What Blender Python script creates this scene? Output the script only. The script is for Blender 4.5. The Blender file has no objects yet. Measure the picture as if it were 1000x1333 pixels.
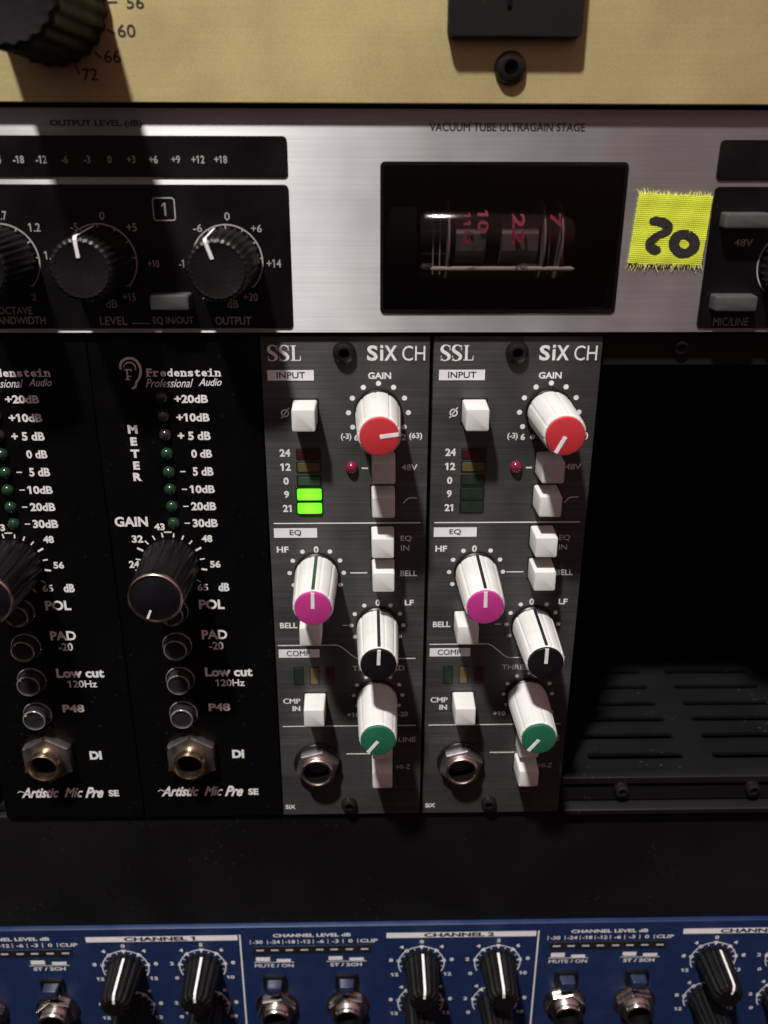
import bpy, bmesh, math, random
from mathutils import Vector, Matrix, Euler
random.seed(7)
C = bpy.context.scene.collection
SC = bpy.context.scene
K = 0.001                                    # all sizes below are millimetres: x to the right, z up, d = out of the rack towards the viewer
PI = math.pi

# ------------------------------------------------------------------ camera
CAM = Vector((23.576, -198.421, 172.834)); ROT = Euler((1.180038, -0.0027315, -0.0201048), 'XYZ'); FPX = 1166.59
cam = bpy.data.cameras.new('camera'); co = bpy.data.objects.new('camera', cam); C.objects.link(co)
co.location = CAM * K; co.rotation_euler = ROT
cam.sensor_fit = 'VERTICAL'; cam.sensor_height = 24; cam.sensor_width = 18; cam.lens = 24 * FPX / 1333
cam.clip_start = 0.005; cam.clip_end = 50
cam.dof.use_dof = True; cam.dof.focus_distance = 0.212; cam.dof.aperture_fstop = 11
SC.camera = co
# ------------------------------------------------------------------ light: one lamp up in front, dim reddish room
w = bpy.data.worlds.new('World'); SC.world = w; w.use_nodes = True
_n, _l = w.node_tree.nodes, w.node_tree.links                     # a dim room: reddish light from above and from the right, dark below
_tc = _n.new('ShaderNodeTexCoord'); _sx = _n.new('ShaderNodeSeparateXYZ'); _l.new(_tc.outputs['Generated'], _sx.inputs[0])
def _ramp(sock, a, b, lo, hi):
    q = _n.new('ShaderNodeMapRange'); q.interpolation_type = 'SMOOTHSTEP'
    for k_, v_ in zip(('From Min', 'From Max', 'To Min', 'To Max'), (a, b, lo, hi)): q.inputs[k_].default_value = v_
    _l.new(sock, q.inputs['Value']); return q.outputs[0]
_mx = _n.new('ShaderNodeMix'); _mx.data_type = 'RGBA'; _mx.inputs[6].default_value = (1.0, .74, .74, 1); _mx.inputs[7].default_value = (1.45, .74, .77, 1)
_l.new(_ramp(_sx.outputs['X'], -.2, .35, 0, 1), _mx.inputs[0]); _l.new(_mx.outputs[2], _n['Background'].inputs[0])
_l.new(_ramp(_sx.outputs['Z'], -.25, .55, .010, .27), _n['Background'].inputs[1])
def lamp(name, loc, target, power, size, col):
    l = bpy.data.lights.new(name, 'AREA'); l.shape = 'DISK'; l.size = size; l.energy = power; l.color = col
    o = bpy.data.objects.new(name, l); C.objects.link(o); o.location = Vector(loc) * K
    o.rotation_euler = (Vector(target) - Vector(loc)).to_track_quat('-Z', 'Y').to_euler()
lamp('ceiling_lamp', (-295, -680, 1510), (30, 0, 90), 44.0, 0.095, (1.0, 0.98, 0.95))
SC.view_settings.view_transform = 'Standard'; SC.view_settings.look = 'None'
SC.view_settings.exposure = 0; SC.view_settings.gamma = 1
SC.cycles.use_denoising = True
SC.cycles.max_bounces = 8; SC.cycles.transparent_max_bounces = 16

# ------------------------------------------------------------------ measuring: where a sight line meets the plane d of the rack front
_M = ROT.to_matrix()
def U(x, y, d=0.0):
    v = _M @ Vector(((x - 500) / FPX, -(y - 666.5) / FPX, -1))
    t = (-d - CAM.y) / v.y
    return (CAM.x + t * v.x, CAM.z + t * v.z)
def ub(x0, y0, x1, y1, d=0.0):               # a measured box -> (x0, z0, x1, z1), upright on the panel
    a = U(x0, y0, d); b = U(x1, y1, d); c = U(x0, y1, d); e = U(x1, y0, d)
    return ((a[0] + c[0]) / 2, (c[1] + b[1]) / 2, (b[0] + e[0]) / 2, (a[1] + e[1]) / 2)

# ------------------------------------------------------------------ materials
def nmat(name):
    m = bpy.data.materials.new(name); m.use_nodes = True
    return m, m.node_tree, m.node_tree.nodes['Principled BSDF']
def mat(name, col, rough=.45, metal=0, var=.12, scale=400, bump=0.0, coat=0, spec=.5, stretch=(1, 1, 1), rvar=.12, emit=None, es=0, trans=0, dust=0):
    m, nt, b = nmat(name); N = nt.nodes; L = nt.links
    tc = N.new('ShaderNodeTexCoord'); mp = N.new('ShaderNodeMapping'); mp.inputs['Scale'].default_value = stretch
    L.new(tc.outputs['Object'], mp.inputs['Vector'])
    n = N.new('ShaderNodeTexNoise'); n.inputs['Scale'].default_value = scale; n.inputs['Detail'].default_value = 5
    L.new(mp.outputs[0], n.inputs['Vector'])
    r = N.new('ShaderNodeMapRange'); r.inputs['From Min'].default_value = .3; r.inputs['From Max'].default_value = .7
    r.inputs['To Min'].default_value = 1 - var; r.inputs['To Max'].default_value = 1 + var
    L.new(n.outputs['Fac'], r.inputs['Value'])
    mx = N.new('ShaderNodeVectorMath'); mx.operation = 'SCALE'; mx.inputs[0].default_value = col[:3]
    L.new(r.outputs[0], mx.inputs['Scale']); L.new(mx.outputs[0], b.inputs['Base Color'])
    n2 = N.new('ShaderNodeTexNoise'); n2.inputs['Scale'].default_value = scale * .37; n2.inputs['Detail'].default_value = 6
    L.new(mp.outputs[0], n2.inputs['Vector'])
    r2 = N.new('ShaderNodeMapRange'); r2.inputs['From Min'].default_value = .3; r2.inputs['From Max'].default_value = .7
    r2.inputs['To Min'].default_value = max(.02, rough - rvar); r2.inputs['To Max'].default_value = min(1, rough + rvar)
    L.new(n2.outputs['Fac'], r2.inputs['Value']); L.new(r2.outputs[0], b.inputs['Roughness'])
    if dust:                                  # sparse pale dust grains
        vo = N.new('ShaderNodeTexVoronoi'); vo.inputs['Scale'].default_value = 420; L.new(tc.outputs['Object'], vo.inputs['Vector'])
        g = N.new('ShaderNodeMapRange'); g.inputs['From Min'].default_value = .10; g.inputs['From Max'].default_value = .22; g.inputs['To Min'].default_value = dust; g.inputs['To Max'].default_value = 0
        L.new(vo.outputs['Distance'], g.inputs['Value'])
        n3 = N.new('ShaderNodeTexNoise'); n3.inputs['Scale'].default_value = 70; L.new(tc.outputs['Object'], n3.inputs['Vector'])
        g3 = N.new('ShaderNodeMapRange'); g3.inputs['From Min'].default_value = .5; g3.inputs['From Max'].default_value = .7; L.new(n3.outputs['Fac'], g3.inputs['Value'])
        mm = N.new('ShaderNodeMath'); mm.operation = 'MULTIPLY'; L.new(g.outputs[0], mm.inputs[0]); L.new(g3.outputs[0], mm.inputs[1])
        ad = N.new('ShaderNodeMix'); ad.data_type = 'RGBA'; ad.inputs[7].default_value = (.35, .33, .32, 1); L.new(mm.outputs[0], ad.inputs[0]); L.new(mx.outputs[0], ad.inputs[6]); L.new(ad.outputs[2], b.inputs['Base Color'])
    b.inputs['Metallic'].default_value = metal
    b.inputs['Coat Weight'].default_value = coat; b.inputs['Coat Roughness'].default_value = .08
    b.inputs['Specular IOR Level'].default_value = spec
    b.inputs['Transmission Weight'].default_value = trans
    if emit: b.inputs['Emission Color'].default_value = (*emit, 1); b.inputs['Emission Strength'].default_value = es
    if bump:
        bp = N.new('ShaderNodeBump'); bp.inputs['Strength'].default_value = bump; bp.inputs['Distance'].default_value = .0001
        L.new(n.outputs['Fac'], bp.inputs['Height']); L.new(bp.outputs[0], b.inputs['Normal'])
    return m
def brushed(name, col, metal, rough, aniso, streak, bump=.12, blotch=.08, wear=0.0, grain=0.0):
    """brushed sheet metal: fine streaks along x, broad blotches, a few scratches"""
    m, nt, b = nmat(name); N = nt.nodes; L = nt.links
    tc = N.new('ShaderNodeTexCoord')
    def noise(sc, scale, det=4):
        mp = N.new('ShaderNodeMapping'); mp.inputs['Scale'].default_value = sc
        L.new(tc.outputs['Object'], mp.inputs['Vector'])
        n = N.new('ShaderNodeTexNoise'); n.inputs['Scale'].default_value = scale; n.inputs['Detail'].default_value = det
        L.new(mp.outputs[0], n.inputs['Vector']); return n.outputs['Fac']
    def rng(v, a, c, lo, hi):
        r = N.new('ShaderNodeMapRange'); r.inputs['From Min'].default_value = a; r.inputs['From Max'].default_value = c
        r.inputs['To Min'].default_value = lo; r.inputs['To Max'].default_value = hi; L.new(v, r.inputs['Value']); return r.outputs[0]
    def mul(a, c):
        x = N.new('ShaderNodeMath'); x.operation = 'MULTIPLY'; L.new(a, x.inputs[0]); L.new(c, x.inputs[1]); return x.outputs[0]
    f1 = noise((25, 25, 2600), 1, 5); f2 = noise((1, 1, 1), 60, 5); f3 = noise((8, 8, 900), 1, 3)
    k = mul(mul(rng(f1, .3, .7, 1 - streak, 1 + streak), rng(f2, .3, .7, 1 - blotch, 1 + blotch)), rng(f3, .3, .7, 1 - streak * .6, 1 + streak * .6))
    if wear:                                  # pale handling scratches
        sc = mul(rng(noise((30, 30, 1500), 1, 2), .66, .74, 0, 1), rng(noise((1, 1, 1), 55, 3), .52, .68, 0, wear))
        ad = N.new('ShaderNodeMath'); ad.operation = 'ADD'; L.new(k, ad.inputs[0]); L.new(sc, ad.inputs[1]); k = ad.outputs[0]
    if grain: k = mul(k, rng(noise((1, 1, 1.5), 2600, 3), .3, .7, 1 - grain, 1 + grain))
    mx = N.new('ShaderNodeVectorMath'); mx.operation = 'SCALE'; mx.inputs[0].default_value = col; L.new(k, mx.inputs['Scale'])
    L.new(mx.outputs[0], b.inputs['Base Color'])
    L.new(rng(f2, .3, .7, rough - .05, rough + .05), b.inputs['Roughness'])
    b.inputs['Metallic'].default_value = metal; b.inputs['Anisotropic'].default_value = aniso
    t = N.new('ShaderNodeTangent'); t.direction_type = 'UV_MAP'; t.uv_map = 'UVMap'; L.new(t.outputs[0], b.inputs['Tangent'])
    bp = N.new('ShaderNodeBump'); bp.inputs['Strength'].default_value = bump; bp.inputs['Distance'].default_value = .00005
    L.new(f1, bp.inputs['Height']); L.new(bp.outputs[0], b.inputs['Normal'])
    return m
def glassy(name, tint, rough=.02, refl=1.0, ior=1.5):
    m = bpy.data.materials.new(name); m.use_nodes = True; nt = m.node_tree; N = nt.nodes; L = nt.links
    N.remove(N['Principled BSDF']); out = N['Material Output']
    t = N.new('ShaderNodeBsdfTransparent'); t.inputs[0].default_value = (*tint, 1)
    g = N.new('ShaderNodeBsdfGlossy'); g.inputs['Roughness'].default_value = rough; g.inputs[0].default_value = (refl, refl, refl, 1)
    f = N.new('ShaderNodeFresnel'); ge = N.new('ShaderNodeNewGeometry'); ri = N.new('ShaderNodeMapRange')   # both faces of a thin wall reflect alike
    ri.inputs['To Min'].default_value = ior; ri.inputs['To Max'].default_value = 1 / ior; L.new(ge.outputs['Backfacing'], ri.inputs['Value']); L.new(ri.outputs[0], f.inputs[0])
    n = N.new('ShaderNodeTexNoise'); n.inputs['Scale'].default_value = 90
    r = N.new('ShaderNodeMapRange'); r.inputs['To Min'].default_value = rough * .6; r.inputs['To Max'].default_value = rough * 1.6
    L.new(n.outputs['Fac'], r.inputs['Value']); L.new(r.outputs[0], g.inputs['Roughness'])
    mx = N.new('ShaderNodeMixShader'); L.new(f.outputs[0], mx.inputs[0]); L.new(t.outputs[0], mx.inputs[1]); L.new(g.outputs[0], mx.inputs[2])
    L.new(mx.outputs[0], out.inputs[0]); return m
def weave(name, col, dark):
    m, nt, b = nmat(name); N = nt.nodes; L = nt.links
    tc = N.new('ShaderNodeTexCoord')
    def wv(sc, rot):
        mp = N.new('ShaderNodeMapping'); mp.inputs['Rotation'].default_value = (0, rot, 0); L.new(tc.outputs['Object'], mp.inputs['Vector'])
        v = N.new('ShaderNodeTexWave'); v.wave_type = 'BANDS'; v.bands_direction = 'X'; v.inputs['Scale'].default_value = sc
        v.inputs['Distortion'].default_value = .6; v.inputs['Detail'].default_value = 1; L.new(mp.outputs[0], v.inputs['Vector']); return v.outputs['Fac']
    a = wv(760, .30); c = wv(800, PI / 2 + .05)
    x = N.new('ShaderNodeMath'); x.operation = 'MULTIPLY'; L.new(a, x.inputs[0]); L.new(c, x.inputs[1])
    mx = N.new('ShaderNodeMix'); mx.data_type = 'RGBA'; mx.inputs[6].default_value = (*dark, 1); mx.inputs[7].default_value = (*col, 1)
    r = N.new('ShaderNodeMapRange'); r.inputs['From Min'].default_value = .02; r.inputs['From Max'].default_value = .4; L.new(x.outputs[0], r.inputs['Value'])
    L.new(r.outputs[0], mx.inputs[0]); L.new(mx.outputs[2], b.inputs['Base Color']); b.inputs['Roughness'].default_value = .9
    b.inputs['Sheen Weight'].default_value = .2
    bp = N.new('ShaderNodeBump'); bp.inputs['Strength'].default_value = .5; bp.inputs['Distance'].default_value = .0002
    L.new(x.outputs[0], bp.inputs['Height']); L.new(bp.outputs[0], b.inputs['Normal'])
    return m
GOLD = brushed('gold_anodised', (.465, .375, .175), .55, .55, .25, .03, .10, .07, 0, .11)
SILV = brushed('silver_brushed', (.445, .44, .44), .9, .55, .86, .07, .12, .07, .15)
BLKP = brushed('black_brushed_aluminium', (.075, .074, .075), .8, .50, .6, .22, .2, .22, 1.2)
BLUE = mat('blue_paint', (.009, .021, .072), .42, 0, .10, 250, .02)
BGLOSS = mat('gloss_black_panel', (.0022, .002, .0022), .24, 0, .25, 120, 0, spec=.35, dust=.04)
BPAN = mat('black_panel_print', (.003, .0027, .003), .34, 0, .25, 200, .02, spec=.3)
BSATIN = mat('satin_black_powder', (.0026, .0024, .0026), .55, 0, .3, 45, 0, spec=.3, dust=.035)
BMATT = mat('matt_black_steel', (.005, .0045, .005), .62, 0, .4, 160, .08, spec=.2)
DUSTY = mat('dusty_black_tray', (.0019, .0019, .0021), .8, 0, .7, 60, .1, spec=.2, dust=.14)
BKNOB = mat('black_knob_plastic', (.0036, .0033, .0036), .40, 0, .25, 300, .03, spec=.35, dust=.05)
WPLAS = mat('white_knob_plastic', (.60, .59, .565), .38, 0, .08, 130, .02)
WBTN = mat('ivory_button_plastic', (.57, .56, .54), .42, 0, .05, 260, .02)
RCAP = mat('red_cap', (.46, .028, .036), .45, 0, .06, 300)
MCAP = mat('magenta_cap', (.42, .034, .20), .45, 0, .06, 300)
GCAP = mat('green_cap', (.012, .105, .055), .45, 0, .08, 300)
KCAP = mat('black_cap', (.005, .0045, .006), .36, 0, .2, 300)
INK = mat('white_ink', (.70, .68, .68), .55, 0, .10, 700)
GINK = mat('grey_ink', (.30, .28, .28), .55, 0, .12, 700)
KINK = mat('black_ink', (.012, .010, .010), .6, 0, .2, 700)
LINE = mat('dark_pointer_line', (.012, .014, .020), .4, 0, .1, 300)
STRIP = mat('white_label_print', (.72, .70, .72), .5, 0, .06, 500)
SCRW = mat('black_screw', (.012, .011, .011), .24, .3, .2, 500, .05, spec=.6)
CHROME = mat('worn_chrome', (.55, .52, .48), .22, 1, .15, 600, .05)
BRASS = mat('bronze_jack_metal', (.48, .37, .25), .30, 1, .3, 500, .08)
NUTM = mat('dark_nickel', (.38, .36, .345), .36, 1, .3, 400, .08)
RIM = mat('copper_rim', (.66, .50, .45), .30, 1, .1, 500)
HOLE = mat('dark_hole', (.002, .002, .002), .8, 0, .3, 300, spec=.1)
RINGM = mat('smoke_ring_highlight', (.15, .135, .14), .25, 0, .3, 300, coat=.5)  # ring of the clear buttons, its highlight put into the lighter grey
GLINE = mat('pointer_line_green_reflection', (.016, .055, .028), .4, 0, .1, 300)  # dark line with the lit bars' green reflection put into its colour
GBTN = mat('grey_button', (.055, .054, .056), .40, 0, .1, 500, .03)
CLRB = mat('smoke_clear_button', (.018, .016, .018), .2, 0, .3, 250, .03, coat=.6)
BBTN = mat('dark_blue_button', (.016, .022, .05), .22, 0, .2, 300, coat=.4)
def led(name, col, rough=.3): return mat(name, col, rough, 0, .15, 500, 0, coat=.2)
L_RED = led('led_red_off', (.045, .007, .010)); L_AMB = led('led_amber_off', (.10, .075, .022)); L_GRN = led('led_green_off', (.030, .070, .034)); L_DGN = led('led_dark_green', (.014, .024, .016)); L_RDOME = led('led_red_dome', (.16, .012, .03), .15)
L_FG = led('led_forest', (.010, .034, .016), .15); L_FD = led('led_brown', (.022, .014, .012), .2)
L_ON = mat('led_green_lit', (.05, .25, .02), .35, 0, .1, 300, emit=(.17, 1.0, .012), es=1.35)
def _hot(m):
    nt = m.node_tree; N = nt.nodes; L = nt.links; b = N['Principled BSDF']; tc = N.new('ShaderNodeTexCoord'); vm = N.new('ShaderNodeVectorMath'); vm.operation = 'SUBTRACT'; vm.inputs[1].default_value = (.5, .5, .5)
    mp = N.new('ShaderNodeMapping'); mp.inputs['Scale'].default_value = (1, 0, .8); L.new(tc.outputs['Generated'], vm.inputs[0]); L.new(vm.outputs[0], mp.inputs['Vector'])
    ln = N.new('ShaderNodeVectorMath'); ln.operation = 'LENGTH'; L.new(mp.outputs[0], ln.inputs[0])
    r = N.new('ShaderNodeMapRange'); r.inputs['From Max'].default_value = .55; r.inputs['To Min'].default_value = 2.3; r.inputs['To Max'].default_value = .85
    L.new(ln.outputs['Value'], r.inputs['Value']); L.new(r.outputs[0], b.inputs['Emission Strength'])
_hot(L_ON)
FIND = mat('frame_dark', (.006, .006, .006), .5, 0, .2, 300)
PANE = glassy('smoked_pane', (.76, .72, .72), .03, .9, 1.45)
TGLASS = glassy('tube_glass', (.86, .85, .85), .07, 1.0, 1.9)
TPLATE = mat('tube_plate_metal', (.20, .185, .18), .45, .25, .25, 300, .1)
MICA = mat('mica_spacer', (.42, .40, .39), .4, 0, .2, 300)
TINK = mat('red_tube_ink', (.33, .025, .055), .6, 0, .2, 700)
TAPE = weave('yellow_cloth_tape', (.74, .82, .035), (.50, .56, .02))
THREAD = mat('yellow_thread', (.78, .78, .22), .9, 0, .15, 600)
MARKER = mat('marker_ink', (.014, .010, .010), .75, 0, .4, 900, .3)
DISPL = mat('meter_strip_black', (.012, .011, .012), .45, 0, .2, 300, spec=.35)
DASH = mat('meter_segment_white', (.55, .53, .53), .5, 0, .1, 500)

# ------------------------------------------------------------------ mesh building
_glyph = {}
def glyphs(s, off, shear=0.0, sp=1.0):
    key = (s, off, shear, sp)
    if key not in _glyph:
        c = bpy.data.curves.new('t', 'FONT'); c.body = s; c.size = 1; c.offset = off; c.shear = shear; c.space_character = sp
        c.resolution_u = 3; c.fill_mode = 'FRONT' if c.dimensions == '3D' else c.fill_mode
        o = bpy.data.objects.new('t', c); C.objects.link(o)
        bpy.context.view_layer.update()
        me = o.evaluated_get(bpy.context.evaluated_depsgraph_get()).to_mesh()
        vs = [(v.co.x, v.co.y) for v in me.vertices]; fs = [tuple(p.vertices) for p in me.polygons]
        def extent(t_):
            c.body = t_; bpy.context.view_layer.update()
            m_ = o.evaluated_get(bpy.context.evaluated_depsgraph_get()).to_mesh(); xs_ = [v.co.x for v in m_.vertices]; ys_ = [v.co.y for v in m_.vertices]
            return min(xs_), max(xs_), max(ys_)
        if '1' in s and shear == 0:                                           # the plain stroke of the font's 1 gets its flag
            e0 = extent('1'); sw = e0[1] - e0[0]
            for i_, ch in enumerate(s):
                if ch == '1':
                    xr = extent(s[:i_ + 1])[1]; k_ = len(vs); xl = xr - sw; yt = e0[2]
                    vs += [(xl + .002, yt), (xl - .15, yt - .12), (xl - .15, yt - .12 - sw * .9), (xl + .002, yt - sw * 1.0)]; fs.append((k_, k_ + 1, k_ + 2, k_ + 3))
        bpy.data.objects.remove(o); bpy.data.curves.remove(c)
        x0 = min(v[0] for v in vs); x1 = max(v[0] for v in vs); y0 = min(v[1] for v in vs); y1 = max(v[1] for v in vs)
        _glyph[key] = (vs, fs, x0, y0, x1, y1)
    return _glyph[key]
class MB:
    def __init__(s, o=(0, 0, 0)): s.bm = bmesh.new(); s.o = Vector(o)         # o: a shift in mm added to all that is built
    def v(s, x, d, z): return s.bm.verts.new(((x + s.o.x), -(d + s.o.y), (z + s.o.z)))
    def face(s, vs, mi=0):
        try: f = s.bm.faces.new(vs)
        except ValueError: return
        f.material_index = mi; return f
    def poly(s, pts, d, mi=0):                                                # flat shape on the panel, facing the viewer
        a = sum(pts[i][0] * pts[(i + 1) % len(pts)][1] - pts[(i + 1) % len(pts)][0] * pts[i][1] for i in range(len(pts)))
        if a < 0: pts = pts[::-1]
        return s.face([s.v(x, d, z) for x, z in pts], mi)
    def rect(s, x0, z0, x1, z1, d, mi=0): s.poly([(x0, z0), (x1, z0), (x1, z1), (x0, z1)], d, mi)
    def disc(s, cx, cz, r, d, mi=0, n=14): s.poly([(cx + r * math.cos(2 * PI * i / n), cz + r * math.sin(2 * PI * i / n)) for i in range(n)], d, mi)
    def prism(s, pts, d0, d1, bev=0, mi=0):                                   # outline on the panel, pushed out from d0 to d1
        a = sum(pts[i][0] * pts[(i + 1) % len(pts)][1] - pts[(i + 1) % len(pts)][0] * pts[i][1] for i in range(len(pts)))
        if a < 0: pts = pts[::-1]
        n = len(pts); cx = sum(p[0] for p in pts) / n; cz = sum(p[1] for p in pts) / n
        rings = [[s.v(x, d0, z) for x, z in pts]]
        if bev:
            rings.append([s.v(x, d1 - bev, z) for x, z in pts])
            ins = []
            for i in range(n):
                p0, p1, p2 = Vector(pts[i - 1]), Vector(pts[i]), Vector(pts[(i + 1) % n])
                e1 = (p1 - p0).normalized(); e2 = (p2 - p1).normalized()
                n1 = Vector((-e1.y, e1.x)); n2 = Vector((-e2.y, e2.x)); b = (n1 + n2); k = max(.3, b.length_squared / 2)
                q = p1 + b / (2 * k) * bev * 1.0 * (1 if True else 0)
                ins.append(q)
            rings.append([s.v(q[0], d1, q[1]) for q in ins])
        else: rings.append([s.v(x, d1, z) for x, z in pts])
        for a_, b_ in zip(rings, rings[1:]):
            for i in range(n): s.face([a_[i], a_[(i + 1) % n], b_[(i + 1) % n], b_[i]], mi)
        s.face(rings[-1], mi); s.face(rings[0][::-1], mi)
    def box(s, x0, x1, d0, d1, z0, z1, bev=0, mi=0): s.prism([(x0, z0), (x1, z0), (x1, z1), (x0, z1)], d0, d1, bev, mi)
    def frustum(s, b0, d0, b1, d1, bev=.25, mi=0):                            # button: base box to a smaller front box with softened rim
        def rr(b, r, n=4):
            return rrect(b[0], b[1], b[2], b[3], r, n)
        lay = [(rr(b0, .5), d0), (rr(b1, .5), d1 - bev)]
        b2 = (b1[0] + bev * .35, b1[1] + bev * .35, b1[2] - bev * .35, b1[3] - bev * .35); b3 = (b1[0] + bev, b1[1] + bev, b1[2] - bev, b1[3] - bev)
        lay += [(rr(b2, .4), d1 - bev * .3), (rr(b3, .3), d1)]
        R = [[s.v(x, d, z) for x, z in p] for p, d in lay]; n = len(R[0])
        for a_, b_ in zip(R, R[1:]):
            for i in range(n): s.face([a_[i], a_[(i + 1) % n], b_[(i + 1) % n], b_[i]], mi)
        s.face(R[-1], mi)
    def lathe(s, cx, cz, prof, n=48, mod=None, cap=True, mi=0, mis=None):
        R = []
        for d, r in prof:
            ring = []
            for i in range(n):
                t = 2 * PI * i / n; k = mod(t, d) if mod else 1
                ring.append(s.v(cx + r * k * math.sin(t), d, cz + r * k * math.cos(t)))
            R.append(ring)
        for j, (a_, b_) in enumerate(zip(R, R[1:])):
            for i in range(n): s.face([a_[(i + 1) % n], a_[i], b_[i], b_[(i + 1) % n]], mis[j] if mis else mi)
        if cap: s.face(R[-1][::-1], mis[-1] if mis else mi)
    def hexnut(s, cx, cz, r, d0, d1, rot=0, mi=0, hole=0.0):
        n = 48
        def ring(k, d, circ=None):
            o = []
            for i in range(n):
                t = 2 * PI * i / n; h = circ if circ is not None else (r - k) * math.cos(PI / 6) / math.cos((t % (PI / 3)) - PI / 6)
                o.append(s.v(cx + h * math.sin(t + rot), d, cz + h * math.cos(t + rot)))
            return o
        R = [ring(0, d0), ring(0, d1 - .4), ring(.2, d1 - .12), ring(.5, d1)] + ([ring(0, d1, hole), ring(0, d0, hole)] if hole else [])
        for a_, b_ in zip(R, R[1:]):
            for i in range(n): s.face([a_[(i + 1) % n], a_[i], b_[i], b_[(i + 1) % n]], mi)
        if not hole: s.face(R[-1][::-1], mi)
    def ribbon(s, pts, wd, d, mi=0):                                          # stroke of varying width
        n = len(pts); L_, R_ = [], []
        for i, p in enumerate(pts):
            a = Vector(pts[max(0, i - 1)][:2]); b = Vector(pts[min(n - 1, i + 1)][:2]); t = (b - a)
            t = t.normalized() if t.length > 1e-9 else Vector((1, 0)); nn = Vector((-t.y, t.x))
            h = (p[2] if len(p) > 2 else wd) / 2; c = Vector(p[:2])
            L_.append(c + nn * h); R_.append(c - nn * h)
        for i in range(n - 1):
            s.face([s.v(R_[i][0], d, R_[i][1]), s.v(R_[i + 1][0], d, R_[i + 1][1]), s.v(L_[i + 1][0], d, L_[i + 1][1]), s.v(L_[i][0], d, L_[i][1])], mi)
    def arc(s, cx, cz, r, a0, a1, wd, d, n=40, mi=0):                         # degrees clockwise from up
        s.ribbon([(cx + r * math.sin(math.radians(a0 + (a1 - a0) * i / n)), cz + r * math.cos(math.radians(a0 + (a1 - a0) * i / n))) for i in range(n + 1)], wd, d, mi)
    def ray(s, cx, cz, r0, r1, a, wd, d, mi=0):
        u = (math.sin(math.radians(a)), math.cos(math.radians(a)))
        s.ribbon([(cx + u[0] * r0, cz + u[1] * r0), (cx + u[0] * r1, cz + u[1] * r1)], wd, d, mi)
    def text(s, t, b, d, off=0.0, shear=0.0, sp=1.0, mi=0, rot=0):            # fill the box b = (x0, z0, x1, z1)
        if off > .005 and 'M' in t and len(t) > 1:                             # bold by repeated strikes, so the M stays open
            e = off * .9 * (b[3] - b[1])
            for i, q in enumerate((-1, 0, 1)): s.text(t, (b[0] + e + q * e, b[1], b[2] - e + q * e, b[3]), d + .004 * i, 0, shear, sp, mi, rot)
            return
        vs, fs, x0, y0, x1, y1 = glyphs(t, off, shear, sp)
        kx = (b[2] - b[0]) / max(1e-6, x1 - x0); kz = (b[3] - b[1]) / max(1e-6, y1 - y0)
        cx, cz = (b[0] + b[2]) / 2, (b[1] + b[3]) / 2; cr, sr = math.cos(rot), math.sin(rot)
        P = []
        for x, y in vs:
            px, pz = b[0] + (x - x0) * kx - cx, b[1] + (y - y0) * kz - cz
            P.append(s.v(cx + px * cr - pz * sr, d, cz + px * sr + pz * cr))
        for f in fs: s.face([P[i] for i in f], mi)
    def ctext(s, t, cx, cz, h, d, off=0.0, xs=1.0, mi=0):                     # centred, natural proportions times xs
        vs, fs, x0, y0, x1, y1 = glyphs(t, off)
        wd = h / max(1e-6, y1 - y0) * (x1 - x0) * xs
        s.text(t, (cx - wd / 2, cz - h / 2, cx + wd / 2, cz + h / 2), d, off, mi=mi)
    def sheet(s, outer, holes, d0, d1, mi=0):                                 # plate with openings
        loops = [outer] + holes; fr = []
        es = []
        for lp in loops:
            vs = [s.v(x, d1, z) for x, z in lp]; fr.append(vs)
            for i in range(len(vs)): es.append(s.bm.edges.new((vs[i], vs[(i + 1) % len(vs)])))
        g = bmesh.ops.triangle_fill(s.bm, use_beauty=True, edges=es)
        for f in g['geom']:
            if isinstance(f, bmesh.types.BMFace):
                f.material_index = mi
                f.normal_update()
                if f.normal.y > 0: f.normal_flip()
        for k, vs in enumerate(fr):
            bk = [s.v(v.co.x - s.o.x, d0, v.co.z - s.o.z) for v in vs]; n = len(vs)
            for i in range(n):
                f = s.face([vs[i], vs[(i + 1) % n], bk[(i + 1) % n], bk[i]], mi)
    def build(s, name, mats, parent=None, sharp=32):
        bm = s.bm
        org = Vector(parent['org']) if parent is not None and 'org' in parent else Vector((0, 0, 0))
        for v in bm.verts: v.co = (v.co - org) * K
        uv = bm.loops.layers.uv.new('UVMap')
        bm.normal_update()
        ca = math.radians(sharp)
        for f in bm.faces:
            f.smooth = True
            for l in f.loops: l[uv].uv = (l.vert.co.z * 10 + l.vert.co.y * 10, l.vert.co.x * 10)
        for e in bm.edges:
            if len(e.link_faces) != 2 or e.calc_face_angle(4) > ca: e.smooth = False
        me = bpy.data.meshes.new(name); bm.to_mesh(me); bm.free()
        for m in (mats if isinstance(mats, (list, tuple)) else [mats]): me.materials.append(m)
        o = bpy.data.objects.new(name, me); C.objects.link(o)
        if parent is not None:
            o.parent = parent
            ORG[o.name] = org
            o['org'] = tuple(org)
        return o
ORG = {}
def thing(name, label, cat, org, group=None):
    o = bpy.data.objects.new(name, None); C.objects.link(o); o.empty_display_size = .01
    o.location = (org[0] * K, -org[1] * K, org[2] * K); o['org'] = (org[0], -org[1], org[2])
    o['label'] = label; o['category'] = cat
    if group: o['group'] = group
    return o
def rrect(x0, z0, x1, z1, r, n=5):
    P = []
    for cx, cz, a in ((x1 - r, z1 - r, 0), (x0 + r, z1 - r, 90), (x0 + r, z0 + r, 180), (x1 - r, z0 + r, 270)):
        for i in range(n + 1):
            t = math.radians(a + 90 * i / n); P.append((cx + r * math.cos(t), cz + r * math.sin(t)))
    return P
def part(name, mats, parent, fn, label=None):
    m = MB(); fn(m); o = m.build(name, mats, parent)
    if label: o['label'] = label
    return o
E_ = .06                                     # print stands this far off its panel

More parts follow.
